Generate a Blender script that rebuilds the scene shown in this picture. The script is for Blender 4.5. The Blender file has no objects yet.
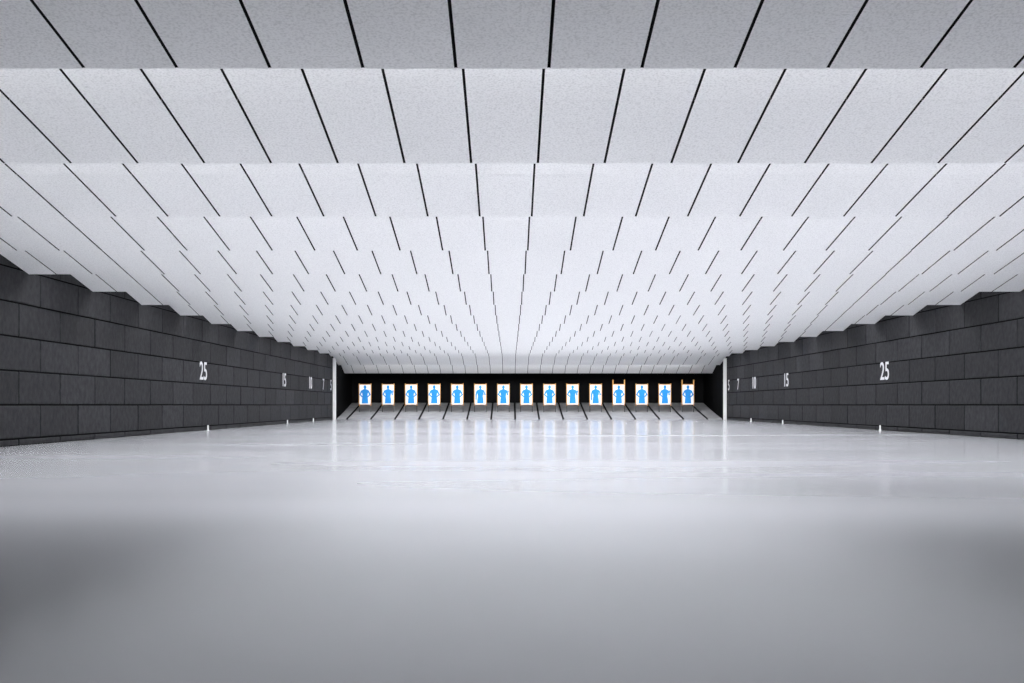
import bpy, bmesh, math, random
from mathutils import Vector, Matrix
random.seed(4)
S=bpy.context.scene
S.view_settings.view_transform='Standard'
S.view_settings.look='None'
CAMZ=.655; F=1084.0
XL=-7.92; XR=9.68
LOW=2.805; RISE=.52; PITCH=2.73; D0=6.92; W=.593; SEAM=.248
SLAB=3.55; YB=-3.0; YF=54.2

# ---------- materials ----------
def mat(name,col,rough=.5,metal=0,spec=.5):
    m=bpy.data.materials.new(name); m.use_nodes=True
    b=m.node_tree.nodes['Principled BSDF']
    b.inputs['Base Color'].default_value=(*col,1); b.inputs['Roughness'].default_value=rough
    b.inputs['Metallic'].default_value=metal; b.inputs['Specular IOR Level'].default_value=spec
    return m,m.node_tree,b
def noisecol(nt,b,c1,c2,scale,stretch=(1,1,1),detail=4,lo=.35,hi=.65,bump=0,bdist=.01):
    tc=nt.nodes.new('ShaderNodeTexCoord'); mp=nt.nodes.new('ShaderNodeMapping'); mp.inputs['Scale'].default_value=stretch
    n=nt.nodes.new('ShaderNodeTexNoise'); n.inputs['Scale'].default_value=scale; n.inputs['Detail'].default_value=detail
    r=nt.nodes.new('ShaderNodeValToRGB'); r.color_ramp.elements[0].position=lo; r.color_ramp.elements[1].position=hi
    r.color_ramp.elements[0].color=(*c1,1); r.color_ramp.elements[1].color=(*c2,1)
    nt.links.new(tc.outputs['Object'],mp.inputs[0]); nt.links.new(mp.outputs[0],n.inputs['Vector'])
    nt.links.new(n.outputs['Fac'],r.inputs[0]); nt.links.new(r.outputs[0],b.inputs['Base Color'])
    if bump:
        bp=nt.nodes.new('ShaderNodeBump'); bp.inputs['Strength'].default_value=bump; bp.inputs['Distance'].default_value=bdist
        nt.links.new(n.outputs['Fac'],bp.inputs['Height']); nt.links.new(bp.outputs[0],b.inputs['Normal'])
    return n
M_panel,nt,b=mat('baffle_panel_fibre',(.8,.8,.8),.85,spec=.2)
noisecol(nt,b,(.63,.63,.635),(.80,.80,.805),60,detail=5,lo=.3,hi=.55,bump=.45,bdist=.008)
M_black,_,_=mat('black_backing',(.006,.006,.0065),.9,spec=.1)
M_white,_,_=mat('white_paint',(.8,.8,.8),.5)
blocks=[]
for q,f in enumerate((.8,1.0,1.3)):
    m,nt,b=mat('charcoal_block_%d'%q,(.03,.03,.033),.7,spec=.2)
    noisecol(nt,b,(.0075*f,.0075*f,.0093*f),(.0205*f,.0205*f,.023*f),9,detail=8,lo=.3,hi=.7,bump=.5,bdist=.02)
    blocks.append(m)
M_block=blocks[1]
M_joint,_,_=mat('block_joint',(.002,.002,.0024),.95,spec=.05)
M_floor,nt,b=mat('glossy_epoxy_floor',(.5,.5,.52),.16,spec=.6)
noisecol(nt,b,(.375,.38,.402),(.43,.435,.462),.3,(.15,.9,1),detail=1)  # faint crosswise streaks painted into the base colour imitate bands of reflected light
tc=nt.nodes.new('ShaderNodeTexCoord'); mp=nt.nodes.new('ShaderNodeMapping'); mp.inputs['Scale'].default_value=(.09,.6,1); mp.inputs['Location'].default_value=(3.3,1.7,0)
n=nt.nodes.new('ShaderNodeTexNoise'); n.inputs['Scale'].default_value=.8; n.inputs['Detail'].default_value=.5
mr=nt.nodes.new('ShaderNodeMapRange'); mr.inputs['From Min'].default_value=.3; mr.inputs['From Max'].default_value=.7
mr.inputs['To Min'].default_value=.145; mr.inputs['To Max'].default_value=.19
nt.links.new(tc.outputs['Object'],mp.inputs[0]); nt.links.new(mp.outputs[0],n.inputs['Vector'])
nt.links.new(n.outputs['Fac'],mr.inputs['Value']); nt.links.new(mr.outputs[0],b.inputs['Roughness'])
M_ramp,nt,b=mat('trap_plate_steel',(.4,.4,.41),.5)
noisecol(nt,b,(.24,.24,.25),(.33,.33,.34),3,detail=5)
M_wood,nt,b=mat('target_wood',(.6,.36,.12),.6)
noisecol(nt,b,(.46,.20,.03),(.64,.32,.07),6,(1,1,.1))
M_paper,_,_=mat('target_paper',(.80,.83,.84),.6)
M_blue,_,_=mat('target_blue',(.0,.22,.62),.7)
M_leg,_,_=mat('stand_steel_dark',(.03,.03,.03),.5)
M_num,_,_=mat('number_white',(.6,.6,.62),.6)
M_house,_,_=mat('lamp_housing',(.7,.7,.7),.4)
def emis(name,col,st):
    m=bpy.data.materials.new(name); m.use_nodes=True; nt=m.node_tree
    b=nt.nodes['Principled BSDF']; b.inputs['Base Color'].default_value=(*col,1)
    b.inputs['Emission Color'].default_value=(*col,1); b.inputs['Emission Strength'].default_value=st
    return m
LC=(.97,.98,1)
M_emN=emis('lamp_diffuser_dimmed',LC,1.2)
M_emA=emis('lamp_diffuser_bright',LC,20.5)
M_emB=emis('lamp_diffuser',LC,20)
M_em0=emis('lamp_diffuser_trap',LC,30)

# ---------- helpers ----------
def obj(name,bm,mats,parent=None,smooth=False):
    me=bpy.data.meshes.new(name); bm.normal_update(); bm.to_mesh(me); bm.free()
    for m in mats: me.materials.append(m)
    o=bpy.data.objects.new(name,me); S.collection.objects.link(o)
    if parent: o.parent=parent
    return o
def hexa(bm,p,mi=0):
    v=[bm.verts.new(q) for q in p]
    for f in ((0,3,2,1),(4,5,6,7),(0,1,5,4),(1,2,6,5),(2,3,7,6),(3,0,4,7)):
        fc=bm.faces.new([v[i] for i in f]); fc.material_index=mi
def box(bm,x0,x1,y0,y1,z0,z1,mi=0):
    hexa(bm,[(x0,y0,z0),(x1,y0,z0),(x1,y1,z0),(x0,y1,z0),(x0,y0,z1),(x1,y0,z1),(x1,y1,z1),(x0,y1,z1)],mi)

# ---------- floor ----------
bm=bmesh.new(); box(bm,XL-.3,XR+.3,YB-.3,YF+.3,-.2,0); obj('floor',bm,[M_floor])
bm=bmesh.new(); box(bm,XL-.3,XR+.3,YB-.3,YF+.3,SLAB,SLAB+.2); obj('ceiling',bm,[M_black])
bm=bmesh.new(); box(bm,XL-.3,XR+.3,YB-.3,YB,0,SLAB); obj('wall_rear',bm,[M_block])
bm=bmesh.new(); box(bm,XL-.3,XR+.3,YF,YF+.3,0,SLAB); obj('wall_far',bm,[M_black])

# ---------- block walls ----------
YT=48.35
def wall(name,xf,sgn):
    bm=bmesh.new()
    def bx(a,b,y0,y1,z0,z1,mi): box(bm,min(xf+sgn*a,xf+sgn*b),max(xf+sgn*a,xf+sgn*b),y0,y1,z0,z1,mi)
    bx(.02,.3,YB,YF,0,SLAB,1)
    L=1.6; g=.013
    zs=[0,.11]+[.11+.547*i for i in range(1,7)]
    for r in range(len(zs)-1):
        z0,z1=zs[r],min(zs[r+1],SLAB)
        off=(L/2 if r%2 else 0)+ .3
        y=YB-off
        while y<YT:
            a,b=max(y,YB),min(y+L,YT)
            if b-a>.1:
                c=.012; y0,y1,q0,q1=a+g,b-g,z0+g,z1-g
                d=random.uniform(-.003,.003); mi=random.choice((0,2,2,3))
                X0=xf+sgn*.06; X1=xf+sgn*(.0+d+.004); X2=xf+sgn*(c+d+.004)
                base=[(X2,y0,q0),(X2,y1,q0),(X2,y1,q1),(X2,y0,q1)]
                top=[(X1,y0+c,q0+c),(X1,y1-c,q0+c),(X1,y1-c,q1-c),(X1,y0+c,q1-c)]
                vb=[bm.verts.new(p) for p in base]; vt=[bm.verts.new(p) for p in top]
                vk=[bm.verts.new((X0,p[1],p[2])) for p in base]
                bm.faces.new(vt).material_index=mi
                for i in range(4):
                    j=(i+1)%4
                    bm.faces.new([vb[i],vb[j],vt[j],vt[i]]).material_index=mi; bm.faces.new([vk[i],vk[j],vb[j],vb[i]]).material_index=1
            y+=L
    bx(.0,.05,YT,YF,0,SLAB,1)
    bmesh.ops.recalc_face_normals(bm,faces=bm.faces)
    return obj(name,bm,[blocks[0],M_joint,blocks[1],blocks[2]])
wall('wall_left',XL,-1); wall('wall_right',XR,1)
for i,(x0,x1) in enumerate(((XL,XL+.13),(XR-.13,XR))):
    bm=bmesh.new(); box(bm,x0,x1,YT+.05,YT+.22,0,2.75)
    bmesh.ops.bevel(bm,geom=bm.edges[:],offset=.01,segments=2,affect='EDGES')
    obj('trim_%d'%(i+1),bm,[M_white])

# ---------- ceiling baffles ----------
x=SEAM
while x>XL: x-=W
xs=[XL]
x+=W
while x<XR: xs.append(x); x+=W
xs.append(XR)
def baffle(y0,z0,y1,z1):
    bm=bmesh.new(); t=.045; g=.0075
    L=math.hypot(y1-y0,z1-z0); 
    def P(s):
        k=s/L; return y1+(y0-y1)*k, z1+(z0-z1)*k
    cuts=[(0,min(1.2,L))]+([(1.2,L)] if L>1.25 else [])
    for a,b in zip(xs[:-1],xs[1:]):
        if b-a<.03: continue
        A,B=a+g,b-g
        if a==XL: A=a+.002
        if b==XR: B=b-.002
        for (s0,s1) in cuts:
            s0=s0+(.002 if s0 else 0); s1=s1-(.002 if s1<L else 0)
            ya,za=P(s0); yb,zb=P(s1); c=.003
            k=[(A,yb,zb+c),(B,yb,zb+c),(B,ya,za+c),(A,ya,za+c)]
            m=[(A+c,yb+c,zb),(B-c,yb+c,zb),(B-c,ya-c,za),(A+c,ya-c,za)]
            u=[(A,yb,zb+t),(B,yb,zb+t),(B,ya,za+t),(A,ya,za+t)]
            K=[bm.verts.new(p) for p in k]; Mv=[bm.verts.new(p) for p in m]; U=[bm.verts.new(p) for p in u]
            bm.faces.new(Mv); bm.faces.new(U).material_index=1
            for i in range(4):
                j=(i+1)%4
                f1=bm.faces.new([K[i],K[j],Mv[j],Mv[i]]); f2=bm.faces.new([U[i],U[j],K[j],K[i]])
                if i in (1,3): f2.material_index=1; f1.material_index=1
            for sx in (A+.05,B-.05):
                for ss in (s0+.08,(s0+s1)/2,s1-.08):
                    yy,zz=P(ss)
                    c0=bm.verts.new((sx,yy,zz-.003))
                    ring=[bm.verts.new((sx+.008*math.cos(q*math.pi/3),yy+.008*math.sin(q*math.pi/3),zz-.0005+ (.008*math.sin(q*math.pi/3))*(z1-z0)/(y1-y0))) for q in range(6)]
                    for q in range(6):
                        bm.faces.new([c0,ring[q],ring[(q+1)%6]]).material_index=2
    bmesh.ops.recalc_face_normals(bm,faces=bm.faces)
    e=t-.01
    hexa(bm,[(XL,y0,z0+e),(XR,y0,z0+e),(XR,y1-.006,z1+e),(XL,y1-.006,z1+e),
             (XL,y0,z0+t+.03),(XR,y0,z0+t+.03),(XR,y1-.006,z1+t+.03),(XL,y1-.006,z1+t+.03)],1)
    box(bm,XL,XR,y1+.001,y1+.006,z1+.006,SLAB,1)
    box(bm,XL,XR,y1+.0065,y1+.03,z1+.006,SLAB,3)
    return obj('ceiling_baffle',bm,[M_panel,M_black,M_white,M_panel])
def lamp(y,z,mt,fw=.34):
    bm=bmesh.new()
    n=6; seg=(XR-XL-1.0)/n
    for i in range(n):
        a=XL+.5+i*seg+.01; b=a+seg-.02
        box(bm,a,b,y+.0,y+fw,z+.04,z+.09,0)
        v=[bm.verts.new(p) for p in ((a,y+.01,z+.04),(a,y+.03,z),(a,y+fw-.03,z),(a,y+fw-.01,z+.04))]
        w=[bm.verts.new((b,p.co.y,p.co.z)) for p in v]
        for q in range(3):
            bm.faces.new([v[q],v[q+1],w[q+1],w[q]]).material_index=1
        bm.faces.new(v).material_index=1; bm.faces.new(w).material_index=1
        for xx in (a+.3,b-.3): box(bm,xx-.02,xx+.02,y-.068,y+.1,z+.09,z+.10,0)
    return obj('strip_light',bm,[M_house,mt])
NR=16
edges=[(D0+PITCH*k,LOW) for k in range(-3,NR)]
for (d,l) in edges:
    baffle(d-PITCH+.035,l+RISE,d,l)
for i,(d,l) in enumerate(edges):
    k=i-3
    if k<-1: continue
    lamp(d+.10,l+.19,M_emN if k<0 else (M_emA if k<4 else M_emB))
d=edges[-1][0]
baffle(d+.035,2.95,d+2.1,2.50)
lamp(d+2.2,2.56,M_em0,.2)
baffle(d+2.1+.035,2.80,d+4.0,2.17)

# ---------- bullet trap ----------
T0=365; NT=15; TD=51.4
tx=[(T0+23.07*i-510)*TD/F for i in range(NT)]
sp=tx[1]-tx[0]
bm=bmesh.new()
prof=[(49.4,.0),(49.43,.03),(50.6,.19),(51.8,.37),(53.0,.56),(54.15,.76)]
def rampz(y):
    for (a,za),(b,zb) in zip(prof,prof[1:]):
        if a<=y<=b: return za+(zb-za)*(y-a)/(b-a)
    return 0
bd=[tx[0]-sp/2]+[x+sp/2 for x in tx]
allb=[XL+.01]+bd+[XR-.01]
for a,b in zip(allb,allb[1:]):
    if b-a<.1: continue
    for (ya,za),(yb,zb) in zip(prof,prof[1:]):
        hexa(bm,[(a+.01,ya,-.0),(b-.01,ya,-.0),(b-.01,yb,-.0),(a+.01,yb,-.0),(a+.01,ya,za+.001),(b-.01,ya,za+.001),(b-.01,yb,zb),(a+.01,yb,zb)],0)
for x in bd:
    h=.04
    for (ya,za),(yb,zb) in zip(prof,prof[1:]):
        hexa(bm,[(x-h,ya,0),(x+h,ya,0),(x+h,yb,0),(x-h,yb,0),(x-h,ya,za+.02),(x+h,ya,za+.02),(x+h,yb,zb+.03),(x-h,yb,zb+.03)],1)
obj('bullet_trap',bm,[M_ramp,M_black])

# ---------- targets ----------
def ell(cx,cz,rx,rz,n=16): return [(cx+rx*math.cos(2*math.pi*i/n),cz+rz*math.sin(2*math.pi*i/n)) for i in range(n)]
HEAD=[ell(0,.35,.066,.085),[(-.035,.30),(.035,.30),(.04,.24),(-.04,.24)]]
TORSO=[(-.035,.26),(.035,.26),(.15,.215),(.17,.17),(.135,.05),(.115,-.08),(.14,-.20),(.15,-.40),(-.15,-.40),(-.14,-.20),(-.115,-.08),(-.135,.05),(-.17,.17),(-.15,.215)]
def limb(a,b,c,w1,w2,w3):
    pts=[Vector(a),Vector(b),Vector(c)]; ws=[w1,w2,w3]; l=[];r=[]
    for i,p in enumerate(pts):
        if i==0: d=pts[1]-pts[0]
        elif i==2: d=pts[2]-pts[1]
        else: d=(pts[2]-pts[1]).normalized()+(pts[1]-pts[0]).normalized()
        d.normalize(); n=Vector((-d.y,d.x)); l.append(p+n*ws[i]); r.append(p-n*ws[i])
    return [[tuple(l[0]),tuple(l[1]),tuple(r[1]),tuple(r[0])],[tuple(l[1]),tuple(l[2]),tuple(r[2]),tuple(r[1])],ell(b[0],b[1],w2,w2,10),ell(c[0],c[1],w3*1.2,w3*1.2,10)]
def figure(v):
    P=[*HEAD,TORSO]
    if v==0:
        P+=limb((-.145,.185),(-.235,.0),(-.11,-.11),.042,.036,.028)+limb((.145,.185),(.235,.0),(.11,-.11),.042,.036,.028)
    elif v==1:
        P+=limb((-.145,.185),(-.235,.01),(-.11,-.10),.042,.036,.028)+limb((.145,.185),(.20,.0),(.225,.16),.042,.036,.028)
        P+=[[(.19,.16),(.25,.16),(.25,.20),(.19,.20)]]
    else:
        P+=limb((-.145,.185),(-.20,-.0),(-.205,-.20),.042,.036,.028)+limb((.145,.185),(.225,.02),(.05,.04),.042,.036,.03)
        P+=[[(-.225,-.2),(-.185,-.2),(-.18,-.27),(-.225,-.27)]]
    return P
variants=[0,1,0,0,0,2,1,0,0,1,2,0,0,1,0]
for i,x in enumerate(tx):
    zc=1.145; hw=.28; hh=.465; y=TD
    root=bpy.data.objects.new('shooting_target',None); S.collection.objects.link(root); root.location=(x,y,zc)
    tall=.24 if i in (11,14) else .06
    bm=bmesh.new(); zr=rampz(y+.04)-zc
    for sx in (-hw-.018,hw+.018-.05):
        box(bm,sx,sx+.05,.012,.04,-hh-.06,hh+tall)
        box(bm,sx+.01,sx+.04,.014,.038,zr+.002,-hh-.06,1)
    box(bm,-hw-.018,hw+.018,.012,.035,hh-.01,hh+.035); box(bm,-hw-.018,hw+.018,.012,.035,-hh-.02,-hh+.02)
    obj('wooden_frame',bm,[M_wood,M_leg],root)
    bm=bmesh.new(); box(bm,-hw+.018,hw-.018,0,.011,-hh,hh); obj('paper_sheet',bm,[M_paper],root)
    bm=bmesh.new()
    mir=-1 if i%4==3 else 1
    for j,poly in enumerate(figure(variants[i])):
        vs=[bm.verts.new((mir*px*1.0,-.002-j*.0004,pz*1.02)) for px,pz in poly]
        f=bm.faces.new(vs)
    obj('blue_figure',bm,[M_blue],root)
# ---------- distance numbers + floor markers ----------
dist=[('25',28.0),('15',38.0),('10',43.0),('7',46.0),('5',47.95)]
def number(txt,y,side):
    cu=bpy.data.curves.new('t','FONT'); cu.body=txt; cu.size=.66; cu.align_x='CENTER'; cu.align_y='CENTER'; cu.extrude=.003; cu.offset=.004
    o=bpy.data.objects.new('tmp',cu); S.collection.objects.link(o)
    bpy.context.view_layer.update()
    me=bpy.data.meshes.new_from_object(o.evaluated_get(bpy.context.evaluated_depsgraph_get()))
    bpy.data.objects.remove(o)
    o=bpy.data.objects.new('distance_number',me); S.collection.objects.link(o)
    me.materials.clear(); me.materials.append(M_num)
    if side<0: R=Matrix(((0,0,1),(1,0,0),(0,1,0)));  xx=XL+.003
    else: R=Matrix(((0,0,-1),(-1,0,0),(0,1,0))); xx=XR-.003
    me.transform(Matrix.Scale(1.08,4,(1,0,0)))
    o.matrix_world=Matrix.Translation((xx,y,1.51))@R.to_4x4()
for t,y in dist:
    for s in (-1,1):
        number(t,y,s)
        if t in('25','15','10'):
            bm=bmesh.new(); xx=XL+.12 if s<0 else XR-.12
            box(bm,xx-.03,xx+.03,y-.03,y+.03,0,.01); box(bm,xx-.015,xx+.015,y-.015,y+.015,.01,.13)
            obj('distance_marker_post',bm,[M_white])

# ---------- world + camera ----------
w=bpy.data.worlds.new('world'); S.world=w; w.use_nodes=True
w.node_tree.nodes['Background'].inputs[0].default_value=(.02,.02,.022,1)
cam=bpy.data.cameras.new('camera'); cam.sensor_width=36; cam.lens=F/1024*36; cam.shift_y=63.5/1024; cam.shift_x=2/1024
cam.clip_start=.05; cam.clip_end=200
c=bpy.data.objects.new('camera',cam); S.collection.objects.link(c); c.location=(0,0,CAMZ); c.rotation_euler=(math.pi/2,0,0)
S.camera=c
